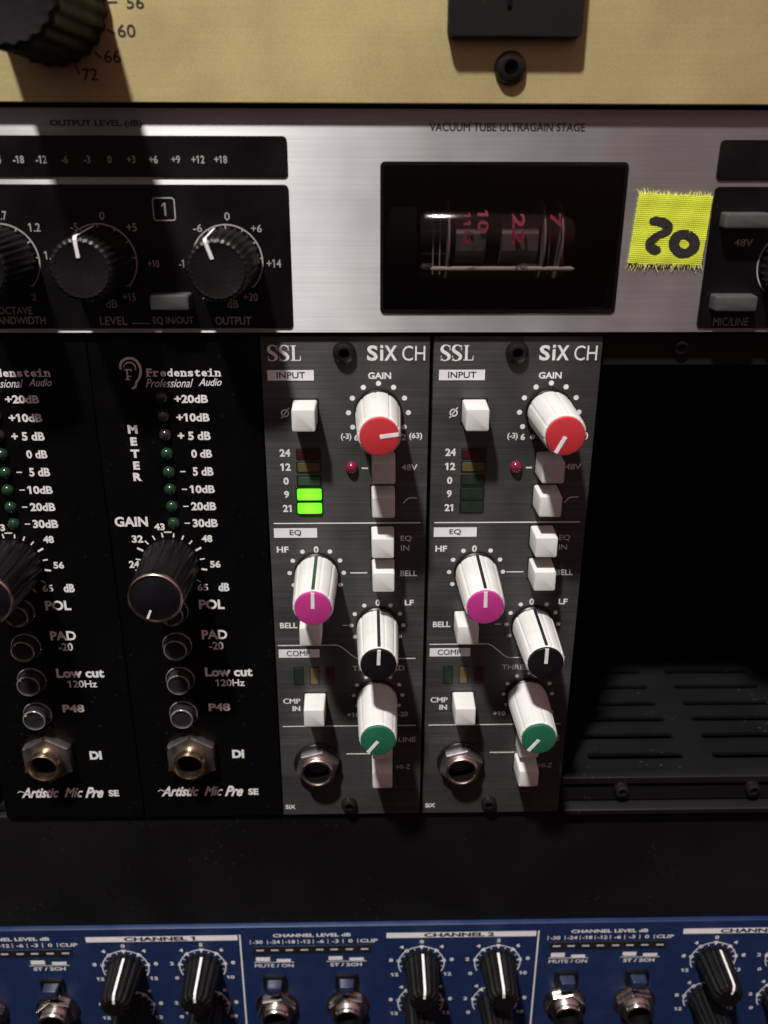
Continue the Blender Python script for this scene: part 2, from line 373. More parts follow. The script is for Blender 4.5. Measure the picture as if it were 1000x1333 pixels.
def screw(parent, cx, cz, d, r=2.3, h=1.5):
    o = part('screw', SCRW, parent, lambda m: m.lathe(cx, cz, [(d, r), (d + h * .35, r), (d + h * .8, r * .86), (d + h, r * .62), (d + h, r * .46), (d + h * .3, r * .44)], 32))
    part('socket', HOLE, o, lambda m: m.hexnut(cx, cz, r * .42, d + .1, d + h * .45))
    return o

# ================================================================== the frame that carries the small modules
fr = thing('module_rack', 'black steel frame with an open empty bay and slotted tray holding the four upright modules', 'module rack', (60, 0, 0))
part('back_panel', BMATT, fr, lambda m: m.box(-82, 200, -152, -150, 0.3, 133))
def f_(m):
    slots = []
    for j, (y0, y1) in enumerate(((-15.6, -12.9), (-25.0, -22.3), (-33.4, -30.9), (-41.6, -39.2), (-51, -48.6), (-60, -57.6), (-69, -66.6))):
        for x0 in (87.5, 124.0, 160.5): slots.append(rrect(x0, y0, x0 + 28.0, y1, 1.1, 3))
    t = MB(); t.sheet([(77.2, -150), (200, -150), (200, -2.2), (77.2, -2.2)], slots, 0, 1)      # drawn upright, then laid flat
    for v in t.bm.verts: v.co = Vector((v.co.x, -v.co.z, 8 - (1 + v.co.y) - 0.0))
    me = bpy.data.meshes.new('tmp'); bmesh.ops.recalc_face_normals(t.bm, faces=t.bm.faces); t.bm.to_mesh(me); m.bm.from_mesh(me); bpy.data.meshes.remove(me); t.bm.free()
part('slotted_tray', DUSTY, fr, f_)
part('tray_underside', BMATT, fr, lambda m: m.box(-82, 200, -150, -3, 0.6, 2.2))
part('roof_panel', BMATT, fr, lambda m: m.box(-82, 200, -150, -3, 131.6, 133.2))
part('side_panel', BMATT, fr, lambda m: m.box(-82, -80, -150, 0, .4, 133.2))
part('side_panel', BMATT, fr, lambda m: m.box(198, 200, -150, 0, .4, 133.2))
part('top_rail', BSATIN, fr, lambda m: m.box(77.3, 198, -8, -2.2, 126.0, 133.2, .4))
rl = part('bottom_rail', BSATIN, fr, lambda m: m.box(77.3, 198, -6, -2.2, 2.3, 10.2, .5))
part('bottom_lip', BSATIN, fr, lambda m: m.prism(rrect(77.3, .1, 215, 1.9, .5, 3), -6, 1.2, .5))
for x in (94.9, 133.0, 171.1): screw(fr, x, 130.1, -2.2, 1.9, 1.2)
for x in (94.2, 131.0, 169.0): screw(fr, x, 6.4, -2.2, 2.1, 2.0)

# ================================================================== black-and-white channel strips
def white_knob(parent, cx, cz, cap_mat, ang, line=LINE, label=None):
    a0 = math.radians(ang)
    def mod(t, d):
        u = (t - a0) % (2 * PI); k = 1.0
        for g in range(10):                              # ten narrow flutes, none beside the pointer line
            du = abs((u - (g + .5) * PI / 5 + PI) % (2 * PI) - PI)
            if du < .075: k -= .030 * (1 - du / .075)
        if PI * .30 < u < PI * 1.70: k += .018           # grip wings stand a little proud
        return k
    b = part('knob', WPLAS, parent, lambda m: m.lathe(cx, cz, [(1.2, 5.05), (2.0, 5.15), (10, 4.9), (17.1, 4.62), (17.7, 4.5), (17.95, 4.3), (17.95, 3.9)], 180, mod), label)
    part('collar', BKNOB, b, lambda m: m.lathe(cx, cz, [(0.02, 5.5), (.9, 5.5), (1.25, 5.2), (1.25, 4.6)], 48))
    part('cap', cap_mat, b, lambda m: m.lathe(cx, cz, [(17.6, 4.22), (18.3, 4.22), (18.55, 4.08), (18.62, 3.8)], 64))
    def ptr(m):
        u = (math.sin(a0), math.cos(a0)); n = (u[1], -u[0])
        P = [(cx + u[0] * r + n[0] * h, cz + u[1] * r + n[1] * h) for r, h in ((.1, -.42), (4.1, -.42), (4.1, .42), (.1, .42))]
        m.prism(P, 18.5, 18.72, .05)
    part('pointer', INK, b, ptr)
    if line:
        def ln(m):
            u = (math.sin(a0), math.cos(a0)); n = (u[1], -u[0])
            prof = [(1.3, 5.13), (2.0, 5.22), (10, 4.97), (17.1, 4.69), (17.75, 4.52)]
            for (d0, r0), (d1, r1) in zip(prof, prof[1:]):
                q = [m.v(cx + u[0] * r0 - n[0] * .38, d0, cz + u[1] * r0 - n[1] * .38), m.v(cx + u[0] * r0 + n[0] * .38, d0, cz + u[1] * r0 + n[1] * .38),
                     m.v(cx + u[0] * r1 + n[0] * .38, d1, cz + u[1] * r1 + n[1] * .38), m.v(cx + u[0] * r1 - n[0] * .38, d1, cz + u[1] * r1 - n[1] * .38)]
                m.face(q)
        part('pointer_line', line, b, ln)
    return b
S_CURVE = [(.93, .80, .05), (.88, .90, .12), (.70, .985, .10), (.50, 1.0, .10), (.28, .95, .20), (.14, .80, .27), (.20, .64, .30), (.42, .53, .30), (.66, .43, .31), (.86, .28, .29), (.80, .12, .24), (.62, .03, .12), (.42, .0, .10), (.24, .03, .11), (.10, .13, .12), (.05, .24, .05)]
def smooth(pts, n=4):
    out = []
    for i in range(len(pts) - 1):
        p0, p1, p2, p3 = [pts[max(0, min(len(pts) - 1, i + k))] for k in (-1, 0, 1, 2)]
        for j in range(n):
            t = j / n
            out.append(tuple(.5 * ((2 * b) + (-a + c) * t + (2 * a - 5 * b + 4 * c - e) * t * t + (-a + 3 * b - 3 * c + e) * t ** 3) for a, b, c, e in zip(p0, p1, p2, p3)))
    out.append(pts[-1]); return out
def serif_ssl(m, x0, z0, x1, z1, d):
    H = z1 - z0; W = x1 - x0; sw = W * .335
    for k in (0, 1):
        bx = x0 + k * W * .345
        m.ribbon([(bx + p[0] * sw * .92, z0 + p[1] * H, p[2] * sw * 1.0) for p in smooth(S_CURVE)], 1, d)
        m.rect(bx + sw * .82, z0 + H * .68, bx + sw * .9, z0 + H * 1.0, d); m.rect(bx + sw * .03, z0, bx + sw * .11, z0 + H * .32, d)
    lx = x0 + W * .70
    m.rect(lx + W * .045, z0 + H * .06, lx + W * .125, z0 + H * .95, d + .005)
    m.rect(lx, z0 + H * .95, lx + W * .17, z0 + H, d); m.rect(lx, z0, x1, z0 + H * .06, d)
    m.poly([(x1 - W * .03, z0 + H * .06), (x1, z0 + H * .06), (x1, z0 + H * .32), (x1 - W * .015, z0 + H * .32)], d)
def channel_strip(X, org_label, kd, gain_ang, thr_ang, lf_ang, lit, hpf_in):
    t = thing('channel_strip', org_label, 'audio module', (X + 19, 0, 0), 'channel strips with white knobs')
    o = (X, 0, 0)
    def P(name, mats, parent, fn, label=None, shift=0):
        m = MB((X + shift, 0, 0)); fn(m); ob = m.build(name, mats, parent)
        if label: ob['label'] = label
        return ob
    P('chassis', BMATT, t, lambda m: m.box(1, 37, -130, -2.1, 2.5, 131))
    fp = P('front_panel', BLKP, t, lambda m: m.prism(rrect(.15, .4, 38.0, 133.2, .25, 2), -2, 0, .2))
    for bx in ((1.5, 123.25, 11.9, 125.65), (1.25, 84.5, 11.65, 87.0), (1.0, 50.9, 11.4, 53.35)): P('label_strip', STRIP, fp, lambda m: m.rect(*bx, E_))
    def dark(m):
        d = E_ + .04
        m.text('INPUT', (3.55, 123.75, 9.95, 125.2), d, .012); m.text('EQ', (5.05, 84.95, 7.85, 86.55), d, .012); m.text('COMP', (3.05, 51.35, 9.0, 52.95), d, .012)
    P('lettering', KINK, fp, dark)
    def white(m):
        d = E_
        serif_ssl(m, 1.7, 127.75, 9.1, 131.2, d)
        m.text('S', (23.9, 127.7, 26.3, 131.2), d, .03); m.rect(26.85, 127.75, 27.5, 130.25, d); m.rect(26.85, 130.55, 27.5, 131.25, d); m.text('X', (27.75, 127.75, 30.6, 131.15), d, .03); m.text('CH', (31.75, 127.7, 36.9, 131.1), d, .0)
        m.text('GAIN', (24.1, 123.55, 29.3, 125.1), d, .03)
        m.arc(5.1, 115.65, .8, 0, 360, .28, d, 24); m.ribbon([(4.2, 114.4), (6.0, 116.9)], .26, d)
        for s_, z in (('24', 106.1), ('12', 102.6), ('0', 99.1), ('9', 95.7), ('21', 92.15)): m.ctext(s_, 4.7, z, 1.85, d, .035, 1.02)
        for s_, b in (('(-3)', (17.75, 109.0, 20.2, 110.8)), ('6', (20.85, 109.0, 21.9, 110.6)), ('72', (30.6, 109.0, 32.9, 110.6)), ('(63)', (33.55, 109.1, 36.6, 110.9))): m.text(s_, b, d, .03)
        m.rect(22.55, 102.05, 24.0, 102.4, d)
        m.text('48V', (31.9, 101.65, 35.6, 103.15), d, .01)
        m.ribbon(smooth([(32.4, 93.3), (33.2, 94.3), (34.0, 94.7), (35.6, 94.7)]), .25, d)
        m.rect(1.3, 88.12, 36.6, 88.4, d)
        m.text('HF', (1.75, 80.55, 4.6, 82.15), d, .03); m.ctext('0', 11.3, 81.3, 1.8, d, .035)
        m.rect(19.5, 74.8, 23.7, 75.1, d)
        m.text('EQ', (31.85, 83.25, 34.5, 84.85), d, .0); m.text('IN', (31.95, 80.9, 33.95, 82.35), d, .0); m.text('BELL', (31.85, 73.95, 36.0, 75.5), d, .02)
        m.text('LF', (33.05, 65.8, 35.3, 67.35), d, .025); m.ctext('0', 26.3, 66.6, 1.8, d, .035)
        m.text('BELL', (1.65, 59.5, 6.05, 61.1), d, .03)
        m.rect(17.4, 60.1, 18.9, 60.35, d)
        m.ribbon([(.85, 54.5), (15.9, 54.5), (17.1, 53.9), (20.2, 51.0), (21.3, 50.4), (36.0, 50.4)], .27, d)
        m.text('CMP', (1.55, 36.9, 6.05, 38.5), d, .04); m.text('IN', (3.9, 34.6, 5.95, 36.15), d, .04)
        m.rect(1.15, 29.65, 36.4, 29.93, d); m.rect(17.9, 20.6, 26.2, 20.9, d)
        m.text('THRESHOLD', (19.8, 46.8, 33.2, 48.3), d, .0)
        m.text('+10', (18.2, 32.6, 21.5, 34.0), d, .03); m.text('-20', (31.6, 32.6, 34.2, 34.1), d, .01)
        m.text('LINE', (31.9, 24.5, 36.5, 26.0), d, -.005); m.text('HI-Z', (31.5, 15.6, 35.1, 17.0), d, -.005)
        m.text('SiX', (.85, 2.4, 3.6, 3.85), d, .03)
        if not lit: m.rect(10.4, 69.0, 11.4, 69.25, d)
    P('lettering', INK, fp, white)
    def dots(m):
        d = E_
        for cx, cz, r, s_, skip0 in ((26.45, 115.7, 6.85, .6, False), (11.3, 75.0, 6.65, .57, True), (26.2, 60.15, 6.55, .55, True), (26.4, 39.3, 6.35, .52, False)):
            for a in range(-150, 151, 30):
                if (skip0 and a == 0): continue
                m.disc(cx + r * math.sin(math.radians(a)), cz + r * math.cos(math.radians(a)), s_, d)
    P('dial_dots', INK, fp, dots, None, kd)
    screw(t, X + 18.8, 129.6, 0, 2.6, 1.7); screw(t, X + 18.4, 4.0, 0, 2.2, 1.7)
    k = kd + X
    white_knob(t, k + 26.4, 115.75, RCAP, gain_ang, LINE, 'white knob with red cap')
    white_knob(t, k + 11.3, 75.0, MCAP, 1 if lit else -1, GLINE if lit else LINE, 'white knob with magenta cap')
    white_knob(t, k + 26.2, 60.0, KCAP, lf_ang, LINE, 'white knob with black cap')
    white_knob(t, k + 26.1, 38.6, GCAP, thr_ang, LINE, 'white knob with green cap')
    for n_, (cx, cz, h) in enumerate(((9.75, 116.0, 7.5), (27.6, 103.4, 7.2), (27.55, 95.1, 7.3), (27.45, 84.6, 7.0), (27.6, 75.9, 7.4), (9.7, 61.3, 7.6), (10.0, 37.3, 7.3), (27.5, 25.2, 5.0), (27.45, 17.7, 7.4))):
        w_ = 2.65
        b = P('button', WBTN, t, lambda m: m.frustum((cx - w_ - .12, cz - w_ - .1, cx + w_ + .12, cz + w_ + .1), -.3, (cx - w_ + .05, cz - w_ + .1, cx + w_ - .05, cz + w_ - .1), h))
        P('surround', FIND, b, lambda m: m.sheet(rrect(cx - w_ - .45, cz - w_ - .45, cx + w_ + .45, cz + w_ + .45, .3, 3), [rrect(cx - w_ - .14, cz - w_ - .14, cx + w_ + .14, cz + w_ + .14, .3, 3)[::-1]], -.1, .12))
    # level meter: five bars
    for i, (z0, z1) in enumerate(((104.55, 106.9), (101.3, 103.75), (97.9, 100.3), (94.25, 97.25), (90.8, 93.65))):
        on = lit and i >= 3
        mt = L_ON if on else (L_RED, L_AMB, L_GRN if lit else L_DGN, L_DGN, L_DGN)[i]
        x0, x1 = (7.2, 13.0) if on else (7.5, 12.8)
        q = P('meter_bar', mt, t, lambda m: m.prism(rrect(x0, z0 + .1, x1, z1 - .1, .35, 3), -.3, .55 if on else .18, .15), 'lit green meter bar' if on else None)
        P('bar_frame', FIND, q, lambda m: m.sheet(rrect(x0 - .3, z0 - .2, x1 + .3, z1 + .2, .3, 3), [rrect(x0 - .01, z0 + .09, x1 + .01, z1 - .09, .35, 3)[::-1]], -.1, .1))
    for i, x0 in enumerate((4.85, 8.9, 12.9)):
        q = P('gain_reduction_bar', (L_DGN, L_AMB, L_RED)[i], t, lambda m: m.prism(rrect(x0, 42.9, x0 + 2.05, 47.8, .25, 3), -.3, .16, .1))
        P('bar_frame', FIND, q, lambda m: m.sheet(rrect(x0 - .25, 42.65, x0 + 2.3, 48.05, .25, 3), [rrect(x0 - .01, 42.89, x0 + 2.06, 47.81, .25, 3)[::-1]], -.1, .1))
    P('indicator_light', L_RDOME, t, lambda m: m.lathe(20.2, 102.4, [(-.2, 1.5), (.3, 1.5), (.9, 1.3), (1.3, .9), (1.5, .3)], 28))
    # jack
    j = P('jack_socket', NUTM, t, lambda m: m.hexnut(10.1, 17.8, 5.9, .7, 3.1, .25, 0, 4.0))
    P('washer', SCRW, j, lambda m: m.lathe(10.1, 17.8, [(0, 6.4), (.5, 6.4), (.7, 6.2), (.7, 3)], 48, cap=False))
    def bar(m):
        m.lathe(10.1, 17.8, [(3.0, 4.3), (4.3, 4.3), (4.6, 4.1), (4.6, 3.7), (4.2, 3.5), (-3, 3.4)], 48, cap=True, mis=[0, 0, 0, 0, 1, 1])
    P('barrel', [RIM, HOLE], j, bar)
    return t
channel_strip(0.0, 'black channel strip with two bright green lit meter bars and white knobs', 0.0, 82, 217, 2, True, 0)
channel_strip(38.6, 'black channel strip with its meter unlit, standing beside the empty bay', 0.65, 207, 217, 0, False, 0)

# ================================================================== glossy black preamp modules
def c3(x, y): return (x * .36, 440 + y * .36)
def c4(x, y): return (x * .36, 740 + y * .36)
def b3(x0, y0, x1, y1): return ub(*c3(x0, y0), *c3(x1, y1))
def b4(x0, y0, x1, y1): return ub(*c4(x0, y0), *c4(x1, y1))
def preamp(dx, label):
    t = thing('preamp_module', label, 'audio module', (dx - 19, 0, 0), 'glossy black preamp modules')
    def P(name, mats, parent, fn, label=None):
        m = MB((dx, 0, 0)); fn(m); ob = m.build(name, mats, parent)
        if label: ob['label'] = label
        return ob
    P('chassis', BMATT, t, lambda m: m.box(-37, -1, -130, -2.1, 2.5, 131))
    fp = P('front_panel', BGLOSS, t, lambda m: m.prism(rrect(-38.0, .4, -.2, 133.2, .25, 2), -2, 0, .2))
    kx, kz = U(222.5, 734.5)
    def ink(m):
        d = E_
        # ear mark with its F
        def e(pts, wd): m.ribbon([(*U(*c3(x, y)), w_) for x, y, w_ in smooth([(x, y, wd * k_) for x, y, k_ in pts])], 1, d)
        e([(434, 108, .8), (440, 86, 1), (462, 73, 1), (488, 78, 1), (504, 98, 1), (509, 122, 1), (503, 146, .9), (494, 160, .8), (490, 176, .9), (478, 183, .7)], .55)
        e([(447, 106, .4), (455, 92, .7), (472, 88, .8), (487, 98, .7), (492, 118, .4)], .42)
        e([(433, 104, .5), (436, 112, .5), (440, 108, .4)], .6)
        b = b3(452, 112, 478, 152); m.rect(b[0] + .35, b[1], b[0] + .75, b[3], d + .01); m.rect(b[0], b[3] - .3, b[2], b[3], d); m.rect(b[0] + .6, b[1] + .72, b[2] - .25, b[1] + .98, d); m.rect(b[0] + .0, b[1], b[0] + 1.1, b[1] + .22, d); m.rect(b[2] - .2, b[3] - .62, b[2], b[3], d + .01)
        # slab-serif name, letter by letter
        b = b3(527, 110, 800, 139); W = (b[2] - b[0]) / 11; hx = (b[3] - b[1])
        for i, ch in enumerate('Fredenstein'):
            x = b[0] + i * W; tall = ch in 'Fdti'; h = hx * (1.0 if ch in 'Fdi' else .9 if ch == 't' else .70)
            m.text(ch, (x + W * (.12 if ch not in 'i' else .34), b[1], x + W * (.92 if ch not in 'i' else .66), b[1] + h), d, .03)
            if ch in 'Frin': m.rect(x + W * .02, b[1], x + W * (.98 if ch in 'in' else .7), b[1] + hx * .11, d + .01)
            if ch in 'rni': m.rect(x + W * .0, b[1] + hx * .58, x + W * .4, b[1] + hx * .7, d + .01)
        m.text('Professional', b3(527, 147, 700, 178), d, .0, .45); m.text('Audio', b3(718, 145, 802, 173), d, .01, .45)
        for s_, bb in (('+20dB', (630, 205, 752, 235)), ('+10dB', (638, 272, 758, 302)), ('+ 5 dB', (643, 338, 762, 369)), ('0 dB', (692, 403, 767, 433)), ('- 5 dB', (652, 467, 772, 498)), ('-10dB', (658, 532, 777, 561)), ('-20dB', (663, 593, 782, 623)), ('-30dB', (668, 654, 788, 684)),
                       ('GAIN', (415, 646, 535, 682)), ('43', (558, 670, 596, 695)), ('32', (477, 713, 518, 740)), ('48', (730, 712, 768, 738)), ('24', (467, 805, 505, 831)), ('56', (760, 805, 798, 830))):
            if s_[0] in '-' and len(s_) > 3:
                bx = b3(*bb); wd = bx[2] - bx[0]; m.rect(bx[0], (bx[1] + bx[3]) / 2 - .14, bx[0] + wd * .16, (bx[1] + bx[3]) / 2 + .14, d)
                m.text(s_[1:].strip(), (bx[0] + wd * (.38 if ' ' in s_ else .24), bx[1], bx[2], bx[3]), d, .035)
            else: m.text(s_, b3(*bb), d, .035)
        for ch, x, y in (('M', 480, 330), ('E', 484, 374), ('T', 489, 418), ('E', 494, 461), ('R', 498, 502)):
            q = U(*c3(x, y)); m.ctext(ch, q[0], q[1], 2.05, d, .05, 1.15)
        for s_, bb, o_ in (('65', (715, 55, 753, 80), .02), ('dB', (790, 52, 830, 82), .045), ('POL', (720, 112, 812, 147), .035), ('PAD', (730, 222, 822, 255), .03), ('-20', (757, 265, 808, 293), .015), ('Low cut', (742, 357, 913, 390), .035), ('120Hz', (780, 400, 885, 425), .015), ('P48', (755, 487, 833, 515), .035), ('DI', (840, 655, 883, 685), .05), ('SE', (898, 795, 935, 818), .04)):
            m.text(s_, b4(*bb), d, o_)
        m.text('Artistic', b4(583, 787, 720, 823), d, .03, .5); m.text('Mic', b4(738, 787, 806, 821), d, .03, .5); m.text('Pre', b4(812, 785, 880, 823), d, .035, .5)
        m.ribbon([(*U(*c4(x, y)), .22) for x, y in ((572, 806), (580, 800), (600, 806), (625, 812))], 1, d)
        for a in (-150, -125, -100, -80, -60, -42, -26, -10, 10, 26, 42, 60, 80, 100, 125, 150): m.ray(kx, kz, 7.3, 8.9 if a in (-60, 60, 100, -100) else 8.5, a, .35 if a not in (60, -60, 100) else .5, d)
        m.rect(kx - .9, kz + 8.4, kx + .9, kz + 8.75, d + .01)
    P('lettering', INK, fp, ink)
    for i, (x, y) in enumerate(((586, 214), (592, 281), (599, 350), (605, 418), (612, 485), (617, 547), (623, 608), (630, 668))):
        q = U(*c3(x, y)); P('meter_light', L_FD if i < 3 else L_FG, t, lambda m: m.lathe(q[0], q[1], [(-.1, 1.45), (.3, 1.45), (.9, 1.2), (1.25, .75), (1.4, .2)], 28))
    for y, x in ((160, 628), (285, 642), (408, 653), (530, 665)):
        q = U(*c4(x, y - 8))
        b = P('push_button', CLRB, t, lambda m: m.lathe(q[0], q[1], [(-.2, 3.2), (2.4, 3.1), (2.9, 2.9), (3.0, 2.6), (2.75, 2.3), (2.65, 1.5), (2.75, .4)], 40))
        P('lip', RINGM, b, lambda m: m.lathe(q[0], q[1], [(2.85, 2.95), (3.05, 2.8), (3.05, 2.62), (2.8, 2.5)], 40, cap=False))
        P('bezel_ring', RINGM, b, lambda m: m.lathe(q[0], q[1], [(0, 3.75), (.35, 3.72), (.5, 3.6), (.35, 3.4), (.1, 3.3)], 40, cap=False))
    # hex nut and jack
    q = U(251, 981)
    j = P('jack_socket', NUTM, t, lambda m: m.hexnut(q[0], q[1], 7.1, 0, 2.6, 0.0, 0, 3.8))
    P('barrel', [BRASS, HOLE], j, lambda m: m.lathe(q[0], q[1], [(2.5, 4.2), (5.6, 4.2), (6.0, 3.95), (6.0, 3.6), (5.5, 3.4), (3.5, 3.35), (-3, 3.3)], 48, mis=[0, 0, 0, 0, 0, 1, 1]))
    P('nut_edge', BRASS, j, lambda m: [m.prism([(q[0] + r * math.sin(PI / 3 * i + s_), q[1] + r * math.cos(PI / 3 * i + s_)) for r, s_ in ((7.12, -.05), (7.12, .05), (6.6, .05), (6.6, -.05))], 2.2, 2.66) for i in range(6)])
    # big gain knob
    fl = lambda tt, d: 1 - .045 * max(0, math.cos(tt * 16)) ** 4 if d < 17.2 else 1
    k = P('knob', BKNOB, t, lambda m: m.lathe(kx, kz, [(0.1, 6.9), (1, 7.0), (16.6, 6.25), (17.3, 6.2)], 192, fl))
    P('rim', RIM, k, lambda m: m.lathe(kx, kz, [(17.2, 6.25), (17.9, 6.2), (18.15, 6.0), (18.15, 5.68), (17.8, 5.6)], 64, cap=False))
    P('cap', KCAP, k, lambda m: m.lathe(kx, kz, [(17.2, 5.65), (17.95, 5.65), (18.0, 5.5)], 64))
    P('pointer', INK, k, lambda m: m.ray(kx, kz, 3.1, 5.5, 203, .5, 18.06))
    return t
preamp(0.0, 'glossy black preamp module standing directly against the channel strip with lit green bars')
preamp(-38.0, 'glossy black preamp module of which only the right-hand part is in view')

# ================================================================== silver preamp with the tube window
SD = 1.2
sv = thing('tube_preamp', 'silver brushed rack preamp with a vacuum tube behind a dark window', 'rack preamp', (60, 0, 134.5))
def s2(x, y): return (x * .39, 220 + y * .39)
def b2(x0, y0, x1, y1): return ub(*s2(x0, y0), *s2(x1, y1), SD + .8)
def bb_(x0, y0, x1, y1): return ub(x0 * .39, 130 + y0 * .39, x1 * .39, 130 + y1 * .39, SD + .4)
WX0, WZ0, WX1, WZ1 = 26.78, 138.41, 78.13, 169.32
fp = part('front_panel', SILV, sv, lambda m: m.sheet(rrect(-130, 134.32, 230, 179.15, .4, 3), [rrect(WX0, WZ0, WX1, WZ1, 1.0, 5)[::-1]], 0, SD))
part('chassis', BMATT, sv, lambda m: (m.box(-125, 20, -180, -.2, 135.2, 178.3), m.box(86, 225, -180, -.2, 135.2, 178.3), m.box(20, 86, -180, -42, 135.2, 178.3), m.box(20, 86, -42, -.2, 174.5, 178.3), m.box(20, 86, -42, -.2, 135.2, 136.3)))
def cav(m):                                  # open box behind the window
    a, b, c, e = WX0 - 1.5, WX1 + 1.5, WZ0 - 1.2, WZ1 + 1.2
    V = [[m.v(x, d, z) for x, z in ((a, c), (b, c), (b, e), (a, e))] for d in (-.1, -40)]
    for i in range(4): m.face([V[0][i], V[1][i], V[1][(i + 1) % 4], V[0][(i + 1) % 4]])
    m.face(V[1])
part('tube_housing', mat('housing_black', (.006, .0055, .006), .6, 0, .3, 200, spec=.2), sv, cav)
wf = part('window_frame', BPAN, sv, lambda m: m.sheet(rrect(WX0 + .02, WZ0 + .02, WX1 - .02, WZ1 - .02, .98, 5), [rrect(WX0 + .7, WZ0 + .7, WX1 - .7, WZ1 - .7, .5, 4)[::-1]], -.5, SD + .25))
part('pane', PANE, wf, lambda m: m.box(WX0 + .71, WX1 - .71, 1.0, 1.02, WZ0 + .71, WZ1 - .71))
# the valve lies on its side
TD, TZ, TR = -10.9, 152.8, 10.2
def xlathe(m, prof, n=48, cd=TD, cz=TZ):
    R = [[m.v(x, cd + r * math.sin(2 * PI * i / n), cz + r * math.cos(2 * PI * i / n)) for i in range(n)] for x, r in prof]
    for a_, b_ in zip(R, R[1:]):
        for i in range(n): m.face([a_[i], a_[(i + 1) % n], b_[(i + 1) % n], b_[i]])
tx0, tx1 = 34.0, 71.5
tube = part('vacuum_tube', TGLASS, sv, lambda m: xlathe(m, [(tx0, TR * .80), (tx0 + .8, TR * .93), (tx0 + 2.5, TR), (tx1 - 6, TR), (tx1 - 3, TR * .96), (tx1 - 1.2, TR * .82), (tx1, TR * .5), (tx1 + 1.0, TR * .28), (tx1 + 3.0, TR * .16), (tx1 + 4.5, .2)]))
def plates(m):
    for x0, x1, rr in ((43.5, 50.0, 5.8), (53.5, 61.5, 5.8)):
        xlathe(m, [(x0, rr * .5), (x0, rr), (x1, rr), (x1, rr * .5)], 10, TD + .6, TZ)
    for z in (TZ - 5.6, TZ + 5.6): m.box(42.3, 62.5, TD - .25, TD + .25, z - .25, z + .25)
part('anode_plates', TPLATE, tube, plates)
part('mica_discs', MICA, tube, lambda m: [xlathe(m, [(x, .5), (x, TR * .84), (x + .35, TR * .84), (x + .35, .5)], 26) for x in (41.6, 62.4, 66.2)])
def wires(m):
    for x, k in ((38.5, 1.2), (40.0, -1), (64.3, .8), (67.5, -.6)):
        m.box(x, x + .3, TD + 3.4, TD + 3.7, TZ - 7.2, TZ + 6 * k * .9 if k > 0 else TZ + 5)
    for x in (36.0, 37.2): m.box(x, x + 6, TD + 2, TD + 2.3, TZ - 3 + (x - 36) * 4, TZ - 2.7 + (x - 36) * 4)
part('wires', MICA, tube, wires)
part('reflection_streak', mat('reflection_white', (.80, .80, .78), .35, 0, .1, 300), tube, lambda m: (xlathe(m, [(38, .1), (38.4, .55), (69, .55), (69.8, .1)], 14, TD + 6.6, TZ - 5.6)))  # pale rod added to stand for the bright reflection inside the glass
def getter(m):                               # crinkled silvery flash near the tip
    for i in range(9):
        for j in range(3):
            x = 63.5 + i * .55; a = math.radians(48 + j * 9); rr = TR - .25 - random.uniform(0, .35)
            if random.random() < .35: continue
            m.face([m.v(x + dx, TD + rr * math.cos(a + da), TZ + rr * math.sin(a + da)) for dx, da in ((0, 0), (.5, .02), (.5, .12), (.05, .10))])
part('getter_flash', CHROME, tube, getter)
part('tube_socket', HOLE, tube, lambda m: xlathe(m, [(27.0, 2), (27.0, 11), (34.6, 11), (34.6, 2)], 32))
def tprint(m):                               # red print wrapped round the glass
    for s_, x, w_, z0, h in (('10', 48.8, 2.4, 2.4, 5.0), ('22', 56.4, 2.7, 1.5, 6.5), ('7', 64.4, 2.4, 1.6, 3.2), ('1111', 45.4, 1.5, 1.8, 6.5)):
        vs, fs, x0, y0, x1, y1 = glyphs(s_, .03)
        Pv = []
        for gx, gy in vs:
            a = (z0 + 5 - h * (gx - x0) / (x1 - x0)) / TR; xx = x + w_ * ((gy - y0) / (y1 - y0) - .5) * 1.0
            Pv.append(m.v(xx, TD + (TR + .06) * math.cos(a), TZ + (TR + .06) * math.sin(a)))
        for f in fs: m.face([Pv[i] for i in f])
part('lettering', TINK, tube, tprint)
# black printed fields
def field(x0, z0, x1, z1, name, d1=SD + .3, r=.9): return part(name, BPAN, sv, lambda m: m.prism(rrect(x0, z0, x1, z1, r, 4), SD - .2, d1, .12))
ms = field(-130, 166.24, 7.81, 174.06, 'meter_strip'); cp = field(-130, 135.26, 7.81, 164.78, 'control_field')
ms2 = field(96.5, 165.79, 230, 173.6, 'meter_strip'); cp2 = field(96.6, 135.2, 230, 164.57, 'control_field')
def kt(m):
    m.text('OUTPUT LEVEL (dB)', bb_(165, 66, 472, 93), SD + E_, .03); m.text('VACUUM TUBE ULTRAGAIN STAGE', ub(559, 160, 762, 170.5, SD), SD + E_, .03)
part('lettering', KINK, fp, kt)
def mtxt(m):
    d = SD + .3 + E_
    for s_, x in (('-24', -15), ('-18', 62), ('-12', 138), ('-6', 216), ('-3', 291), ('0', 366), ('+3', 438), ('+6', 512), ('+9', 587), ('+12', 661), ('+18', 737)):
        q = U(x * .39, 130 + 199 * .39, SD + .3); m.ctext(s_, q[0], q[1], 1.5, d, .02, .85)
part('lettering', GINK, ms, mtxt)
CO, CL, CT = U(6, 339, SD), U(132.6, 339, SD), U(296.5, 340, SD)
RR = U(1030, 345, SD)
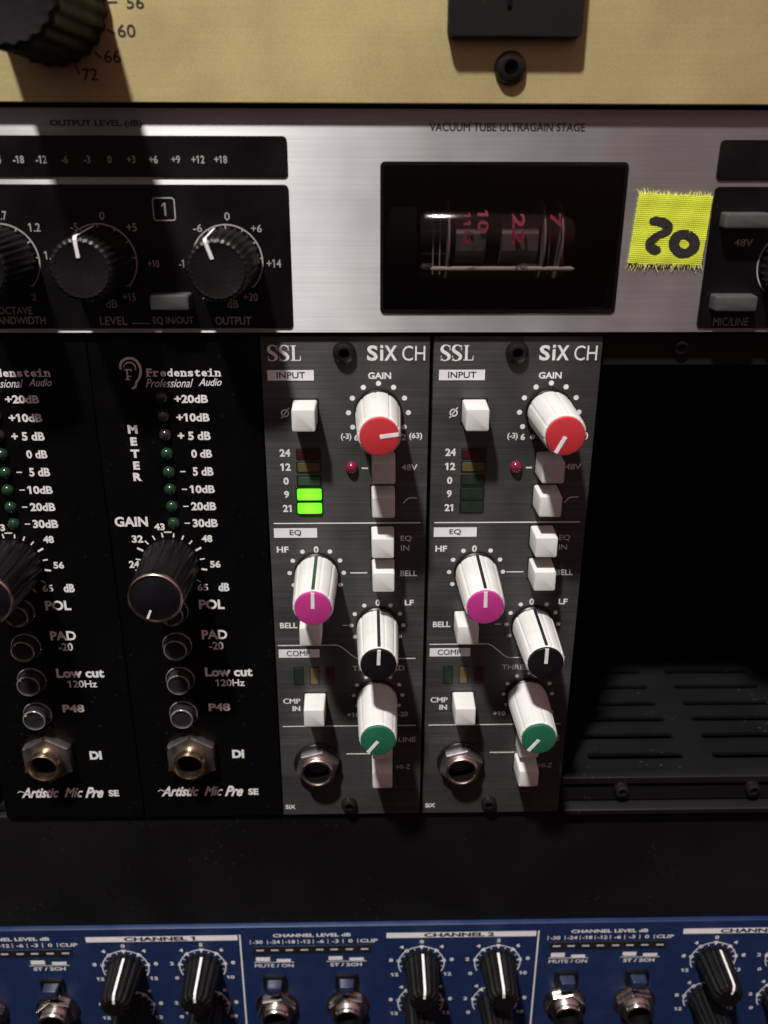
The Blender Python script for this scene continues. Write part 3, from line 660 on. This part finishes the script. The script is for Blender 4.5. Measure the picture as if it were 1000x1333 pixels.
def ctl(m):
    d = SD + .3 + E_; T = lambda s_, *b: m.text(s_, b2(*b), d, .012)
    for cx, cz in (CO, CL, CT):
        m.arc(cx, cz, 7.45, -137, 137, .32, d, 60)
        for a in (-137, -85, -57, -29, 0, 29, 57, 85, 137): m.ray(cx, cz, 6.1 if a else 5.8, 7.4, a, .3, d + .01)
    T('-6', 643, 184, 674, 211); T('0', 748, 145, 766, 172); T('+6', 837, 186, 873, 212); T('-14', 596, 303, 632, 330); T('+14', 890, 302, 938, 330); T('-20', 675, 415, 722, 441); T('+20', 812, 415, 860, 442); T('dB', 758, 437, 795, 465); T('OUTPUT', 718, 494, 838, 521)
    T('EQ IN/OUT', 510, 494, 645, 522); T('LEVEL', 332, 494, 423, 522); q = b2(440, 515, 501, 518); m.rect(*q, d)
    T('0', 330, 143, 347, 170); T('-5', 232, 181, 258, 207); T('+5', 420, 181, 455, 209); T('+10', 493, 304, 530, 330); T('-15', 272, 418, 312, 445); T('+15', 408, 415, 452, 442); T('dB', 352, 437, 390, 465)
    T('.7', -2, 141, 20, 171); T('1.2', 92, 181, 132, 210); T('1.4', 145, 275, 185, 303); T('2', 103, 418, 120, 440); T('OCTAVE', -10, 461, 105, 486); T('BANDWIDTH', -26, 494, 150, 519)
    b = b2(510, 97, 582, 172)
    m.ribbon([*rrect(*b, .6, 4), rrect(*b, .6, 4)[0]], .28, d); T('1', 538, 113, 553, 157)
part('lettering', GINK, cp, ctl)
def ctr(m):
    d = SD + .3 + E_
    m.text('48V', ub(956, 311, 980, 320.5, SD + .3), d, .008); m.text('MIC/LINE', ub(928.5, 413.3, 974, 424, SD + .3), d, .008)
    m.arc(*RR, 7.45, -137, 137, .3, d, 60)
part('lettering', GINK, cp2, ctr)
def flute_knob(parent, cx, cz, ang, d0=SD + .3, L=15, r0=7.1, r1=6.3, lit=1):
    a0 = math.radians(ang)
    fl = lambda tt, d: 1 - .06 * (.5 + .5 * math.cos(tt * 30)) if d < d0 + L - .9 else 1 - .03 * (.5 + .5 * math.cos(tt * 30))
    k = part('knob', BKNOB, parent, lambda m: m.lathe(cx, cz, [(d0 + .2, r0 * .93), (d0 + 1.0, r0), (d0 + L * .6, r1 + .25), (d0 + L - .8, r1), (d0 + L - .3, r1 - .25), (d0 + L, r1 - .8), (d0 + L - .15, r1 - 1.4)], 240, fl))
    def ptr(m):
        u = (math.sin(a0), math.cos(a0)); n = (u[1], -u[0]); h = .36
        prof = [(d0 + .6, r0 + .06), (d0 + L * .6, r1 + .33), (d0 + L - .75, r1 + .10), (d0 + L + .02, r1 - .55), (d0 + L + .04, r1 - 4.0)]
        for (da, ra), (db, rb) in zip(prof, prof[1:]):
            m.face([m.v(cx + u[0] * ra - n[0] * h, da, cz + u[1] * ra - n[1] * h), m.v(cx + u[0] * ra + n[0] * h, da, cz + u[1] * ra + n[1] * h), m.v(cx + u[0] * rb + n[0] * h, db, cz + u[1] * rb + n[1] * h), m.v(cx + u[0] * rb - n[0] * h, db, cz + u[1] * rb - n[1] * h)])
    part('pointer', INK, k, ptr)
    return k
flute_knob(sv, *CO, -40); flute_knob(sv, *CL, -5); flute_knob(sv, *CT, -19); flute_knob(sv, *RR, 0)
for px in ((497, 405, 633, 473),):
    a = U(*s2(px[0], px[1] + 16), SD + 4); b = U(*s2(px[2], px[3]), SD + 4)
    part('button', GBTN, sv, lambda m: m.frustum((a[0] - .15, b[1] - .1, b[0] + .15, a[1] + .1), SD, (a[0], b[1], b[0], a[1]), SD + 4, .4))
for p_, q_ in (((948, 278), (1003, 298)), ((934, 386), (985, 406))):
    a = U(*p_, SD + 4); b = U(*q_, SD + 4)
    part('button', GBTN, sv, lambda m: m.frustum((a[0] - .15, b[1] - .1, b[0] + .15, a[1] + .1), SD, (a[0], b[1], b[0], a[1]), SD + 4, .4))

# ================================================================== yellow cloth tape on the silver panel
Q = [U(833, 252, SD + .6), U(928.5, 256, SD + .6), U(913, 345, SD + .6), U(818, 343, SD + .6)]
tp = thing('tape_label', 'torn piece of yellow cloth tape with a handwritten 20, stuck on the silver panel', 'tape', (U(866, 345)[0], SD, Q[3][1]))
def lerp(u, v_):
    a = [Q[0][i] + (Q[1][i] - Q[0][i]) * u for i in (0, 1)]; b = [Q[3][i] + (Q[2][i] - Q[3][i]) * u for i in (0, 1)]
    return (a[0] + (b[0] - a[0]) * v_, a[1] + (b[1] - a[1]) * v_)
def tape(m):
    n = 18; G = [[None] * (n + 1) for _ in range(n + 1)]; H_ = [[None] * (n + 1) for _ in range(n + 1)]
    for i in range(n + 1):
        for j in range(n + 1):
            p = lerp(i / n, j / n); h = .62 + .06 * math.sin(i * .9 + j * .4) + .04 * math.sin(j * 1.3)
            if j in (0, n): h -= .05
            G[i][j] = m.v(p[0] + random.uniform(-.04, .04), SD + h, p[1] + (random.uniform(-.12, .12) if j in (0, n) else 0))
            H_[i][j] = m.v(p[0], SD + .02, p[1])
    for i in range(n):
        for j in range(n): m.face([G[i][j], G[i][j + 1], G[i + 1][j + 1], G[i + 1][j]])
    edge = [(i, 0) for i in range(n)] + [(n, j) for j in range(n)] + [(i, n) for i in range(n, 0, -1)] + [(0, j) for j in range(n, 0, -1)]
    for (a, b) in zip(edge, edge[1:] + edge[:1]): m.face([G[a[0]][a[1]], G[b[0]][b[1]], H_[b[0]][b[1]], H_[a[0]][a[1]]])
tb = part('cloth', TAPE, tp, tape)
def fray(m):
    for v_, sg in ((0, 1), (1, -1)):
        for k_ in range(95):
            u = random.random(); p = lerp(u, v_); ln = random.choice((.3, .5, .7, .9, 1.3)) * random.uniform(.6, 1.15) * (1.2 if sg < 0 else 1); sl = random.gauss(-.12 * 1, .35)
            h = SD + random.uniform(.25, .62); wd = random.uniform(.07, .15)
            m.ribbon([(p[0], p[1] - sg * .25, wd), (p[0] + sl * ln * .4, p[1] + sg * ln * .5, wd * .9), (p[0] + sl * ln, p[1] + sg * ln, wd * .3)], 1, h)
part('frayed_edge', THREAD, tp, fray)
def mk(m):
    z4 = lambda x, y: U(810 + x * .19, 230 + y * .19, SD + .7)
    def st(pts, wd):
        pp = smooth(pts, 6); out = []
        for x, y, k_ in pp:
            q = z4(x, y); out.append((q[0], q[1], wd * k_ * random.uniform(.94, 1.06)))
        m.ribbon(out, 1, SD + .76)
    st([(188, 312, .5), (215, 302, 1), (255, 305, 1.1), (300, 320, 1.1), (322, 348, 1.0), (300, 378, 1.0), (255, 395, .9), (212, 425, 1.05), (185, 458, 1.1), (200, 488, 1.1), (235, 500, 1.15), (262, 490, .7)], 1.6)
    c_ = (425, 458); st([(c_[0] + 68 * math.cos(t_) * 1.04, c_[1] + 60 * math.sin(t_) * (1.08), 1 + .12 * math.sin(t_ * 2 + 1)) for t_ in [i * PI / 8 - 1.2 for i in range(17)]], 2.05)
part('handwriting', MARKER, tp, mk)

# ================================================================== gold unit at the top
GD = 3.4
gu = thing('gold_compressor', 'gold anodised rack unit with a big black dial, above the silver preamp', 'rack unit', (60, 0, 180))
fpg = part('front_panel', GOLD, gu, lambda m: m.prism(rrect(-130, 180.05, 230, 268, .3, 2), .4, GD, .3))
part('chassis', BMATT, gu, lambda m: m.box(-120, 220, -200, .3, 180.8, 267))
kx, kz = U(64, 4, GD)
def gt(m):
    d = GD + E_
    for s_, bx in (('56', (164.5, -5, 187.5, 11.5)), ('60', (153, 31.5, 176.5, 48.5)), ('66', (135.5, 65, 157.5, 82)), ('72', (107.5, 89, 127.5, 105))): m.text(s_, ub(*bx, GD), d, .008)
    for s_, a in (('50', 62), ('44', 38), ('38', 14), ('32', -10), ('26', -34), ('20', -58), ('14', -82)):
        m.ctext(s_, kx + 15.2 * math.sin(math.radians(a)), kz + 15.2 * math.cos(math.radians(a)), 2.7, d, .008)
    for a in (86, 110, 134, 158, 62, 38, 14, -10, -34, -58, -82): m.ray(kx, kz, 11.2, 12.9, a + 3, .3, d)
part('lettering', KINK, fpg, gt)
GL = 26
fl = lambda tt, d: 1 - .05 * (.5 + .5 * math.cos(tt * 24))
k = part('dial_knob', mat('dial_black', (.0018, .0016, .0017), .55, 0, .3, 300, .03, spec=.25), gu, lambda m: m.lathe(kx, kz, [(GD + .1, 11.0), (GD + 2.0, 11.0), (GD + 3.0, 10.6), (GD + GL - 1, 10.2), (GD + GL, 9.4), (GD + GL - .1, 8.6)], 192, fl))
part('pointer', INK, k, lambda m: m.ray(kx, kz, 3, 7.2, 200, .5, GD + GL + .05))
q0 = ub(585, -60, 763, 48.5, GD + 3.2)
np_ = part('switch_plate', BSATIN, gu, lambda m: m.prism(rrect(q0[0], q0[1], q0[2], q0[3], 1.2, 5), GD - .1, GD + 3.2, .5))
qq = U(663, 4, GD + 3.2); part('switch_slot', HOLE, np_, lambda m: m.box(qq[0] - .4, qq[0] + .4, GD + 3.1, GD + 3.6, qq[1] - .5, qq[1] + 6))
qs = U(665.5, 88, GD + 1.4); screw(gu, qs[0], qs[1], GD, 3.1, 1.6)

# ================================================================== blank plate and blue unit below
bp = thing('blank_panel', 'plain matt black blank panel above the blue unit', 'blank panel', (60, 0, -40.6))
part('plate', BSATIN, bp, lambda m: m.prism(rrect(-130, -40.55, 230, -.25, .4, 3), -4, -1.2, .4))
part('backing', BMATT, bp, lambda m: m.box(-120, 220, -60, -4.2, -40, -1))
bu = thing('blue_headphone_unit', 'blue rack unit with rows of black knobs and jack sockets, lowest in the rack', 'rack unit', (60, 0, -85.5))
fpb = part('front_panel', BLUE, bu, lambda m: m.prism(rrect(-130, -85.6, 230, -41.0, .5, 3), -3, 0, .45))
part('chassis', BMATT, bu, lambda m: m.box(-125, 225, -150, -3.1, -85, -41.6))
def cc(x, y): return (320 + x * .36, 1170 + y * .36)
def Lc(x, y): return U(*cc(x, y))
def bc(x0, y0, x1, y1):                      # box from the middle section; measured rows are levelled along the panel
    a, b = Lc(x0, y0), Lc(x1, y1); c, e = Lc(x0, y1), Lc(x1, y0)
    return ((a[0] + c[0]) / 2, (b[1] + c[1]) / 2, (b[0] + e[0]) / 2, (a[1] + e[1]) / 2)
PIT = 88.9
KN1 = U(548.5, 1254); KN2 = U(647.5, 1252.5); ROW = KN1[1] * .5 + KN2[1] * .5
KL = U(549, 1305); JK = (U(361, 1309), U(453, 1307))
strip_l = []; 
def white(m):
    d = E_
    for n in (-1, 0, 1):
        m.o = Vector((n * PIT, 0, 0))
        bx = (28.9, -46.1, 73.9, -44.15)
        m.text('CHANNEL LEVEL dB', bc(98, 125, 380, 137), d, .03)
        b = bc(15, 147, 475, 160); W = b[2] - b[0]; xs = [0, .135, .255, .375, .495, .61, .73, .845]
        for i, s_ in enumerate(('-30', '-24', '-18', '-12', '-6', '-3', '0', 'CLIP')):
            x0 = b[0] + W * xs[i]; m.rect(x0, b[1] - .15, x0 + .2, b[3] + .1, d)
            m.ctext(s_, x0 + (W * .055 if i < 7 else W * .085) + .2, (b[1] + b[3]) / 2, (b[3] - b[1]) * .95, d, .02, 1.25 if i < 4 else 1.45)
        for x0, x1, y0, y1 in ((37, 88, 211, 226), (112, 163, 217, 227), (300, 350, 207, 221), (375, 427, 211.5, 222)):
            q = bc(x0, y0, x1, y1); m.rect(*q, d)
        q = bc(30, 228, 175, 230); m.rect(*q, d); q = bc(292, 224, 437, 226); m.rect(*q, d)
        m.text('MUTE / ON', bc(33, 235, 173, 247), d, .03); m.text('ST / 2CH', bc(306, 231, 420, 243), d, .03)
        m.rect(*U(701, 1208)[0:1], -86, U(701, 1208)[0] + .45, -44.0, d)
        for (cx, cz), up in ((KN1, 1), (KN2, 1), ((KN1[0], KL[1]), 0), ((KN2[0], KL[1]), 0)):
            R0 = 6.9
            m.arc(cx, cz, R0, -118, 118, .32, d, 50)
            labs = ('12', '8', '4', '0', '4', '8', '12') if cx == KN1[0] else ('0', '2', '4', '5', '6', '8', '10')
            for i, a in enumerate(range(-120, 121, 40)):
                u = (math.sin(math.radians(a)), math.cos(math.radians(a)))
                if abs(a) < 120:
                    if cx == KN1[0] and a < 0: m.arc(cx + u[0] * R0, cz + u[1] * R0, .55, 0, 360, .26, d + .02, 14)
                    else: m.poly([(cx + u[0] * (R0 + .5) + u[1] * .75, cz + u[1] * (R0 + .5) - u[0] * .75), (cx + u[0] * (R0 + .5) - u[1] * .75, cz + u[1] * (R0 + .5) + u[0] * .75), (cx + u[0] * (R0 - 1.2), cz + u[1] * (R0 - 1.2))], d + .02)
                m.ctext(labs[i], cx + u[0] * 9.3, cz + u[1] * 8.9, 1.35, d, .03, 1.35)
            for a in range(-100, 101, 40): m.ray(cx, cz, R0 - 1.1, R0, a, .25, d)
    m.o = Vector((0, 0, 0))
part('lettering', INK, fpb, white)
for n in (-1, 0, 1): part('label_strip', STRIP, fpb, lambda m: m.rect(28.9 + n * PIT, -46.15, 73.6 + n * PIT, -44.1, E_))
def bl(m):
    for n in (-1, 0, 1):
        q = bc(645, 115, 900, 133); m.text('CHANNEL %d' % (n + 2), (q[0] + n * PIT, -45.9, q[2] + n * PIT, -44.32), E_ + .04, .045)
part('lettering', KINK, fpb, bl)
def slim_knob(cx, cz, ang):
    a0 = math.radians(ang)
    fl = lambda tt, d: 1 - .10 * (.5 + .5 * math.cos((tt - a0) * 14 + PI)) ** 2
    L = 13.6; r0, r1 = 5.2, 4.5
    k = part('knob', BKNOB, bu, lambda m: m.lathe(cx, cz, [(.1, r0 + .5), (1.0, r0 + .5), (1.2, r0), (L - 1.6, r1), (L - .6, r1 - .35), (L, r1 - 1.3)], 140, fl))
    def ptr(m):
        u = (math.sin(a0), math.cos(a0)); n = (u[1], -u[0]); h = .36
        prof = [(1.3, r0 + .10), (L - 1.6, r1 + .1), (L - .55, r1 - .2), (L + .06, r1 - 1.3), (L + .06, r1 - 2.9)]
        for (da, ra), (db, rb) in zip(prof, prof[1:]):
            m.face([m.v(cx + u[0] * ra - n[0] * h, da, cz + u[1] * ra - n[1] * h), m.v(cx + u[0] * ra + n[0] * h, da, cz + u[1] * ra + n[1] * h), m.v(cx + u[0] * rb + n[0] * h, db, cz + u[1] * rb + n[1] * h), m.v(cx + u[0] * rb - n[0] * h, db, cz + u[1] * rb - n[1] * h)])
    part('pointer', INK, k, ptr)
for n, angs in ((-1, (2, 2)), (0, (3, -2)), (1, (12, 25))):
    slim_knob(KN1[0] + n * PIT, ROW, angs[0]); slim_knob(KN2[0] + n * PIT, ROW, angs[1])
    for x in (KN1[0], KN2[0]): slim_knob(x + n * PIT, KL[1], random.choice((-150, 130, 180)))
for n in (-1, 0, 1):
    q = bc(25, 169, 455, 195)
    mm = part('meter_strip', DISPL, bu, lambda m: m.prism(rrect(q[0] + n * PIT, q[1], q[2] + n * PIT, q[3], .4, 3), -.1, .14, .05))
    def ds(m):
        for x in (52, 105, 158, 212, 268, 320, 375, 430):
            c_ = Lc(x, 182)[0]; m.rect(c_ - 1.1 + n * PIT, (q[1] + q[3]) / 2 - .3, c_ + 1.1 + n * PIT, (q[1] + q[3]) / 2 + .25, .14 + E_)
    part('meter_segments', DASH, mm, ds)  # LED segments of the level meter, all in one mesh
    for i in (0, 1):
        jx, jz = JK[i][0] + n * PIT, (JK[0][1] + JK[1][1]) / 2
        bxx = jx - .2; bz = -63.6
        b = part('push_button', BBTN, bu, lambda m: m.frustum((bxx - 2.5, bz - 2.0, bxx + 2.5, bz + 2.0), 0, (bxx - 2.2, bz - 1.7, bxx + 2.2, bz + 1.7), 3.6, .5))
        part('bezel', BKNOB, b, lambda m: m.sheet(rrect(bxx - 3.5, bz - 3, bxx + 3.5, bz + 3, .8, 4), [rrect(bxx - 2.55, bz - 2.05, bxx + 2.55, bz + 2.05, .5, 4)[::-1]], -.1, .9))
        j = part('jack_socket', CHROME, bu, lambda m: (m.lathe(jx, jz, [(0.02, 6.6), (.5, 6.6), (.6, 6.3), (.6, 4)], 40, cap=False), m.hexnut(jx, jz, 6.0, .6, 2.8, .3 + .5 * i, 0, 3.9)))
        part('barrel', [CHROME, HOLE], j, lambda m: m.lathe(jx, jz, [(2.7, 4.3), (3.2, 4.5), (3.6, 4.2), (4.0, 4.5), (4.4, 4.2), (4.8, 4.5), (5.4, 4.4), (5.8, 4.1), (5.8, 3.4), (5.2, 3.2), (-2, 3.1)], 40, mis=[0] * 8 + [1, 1, 1]))
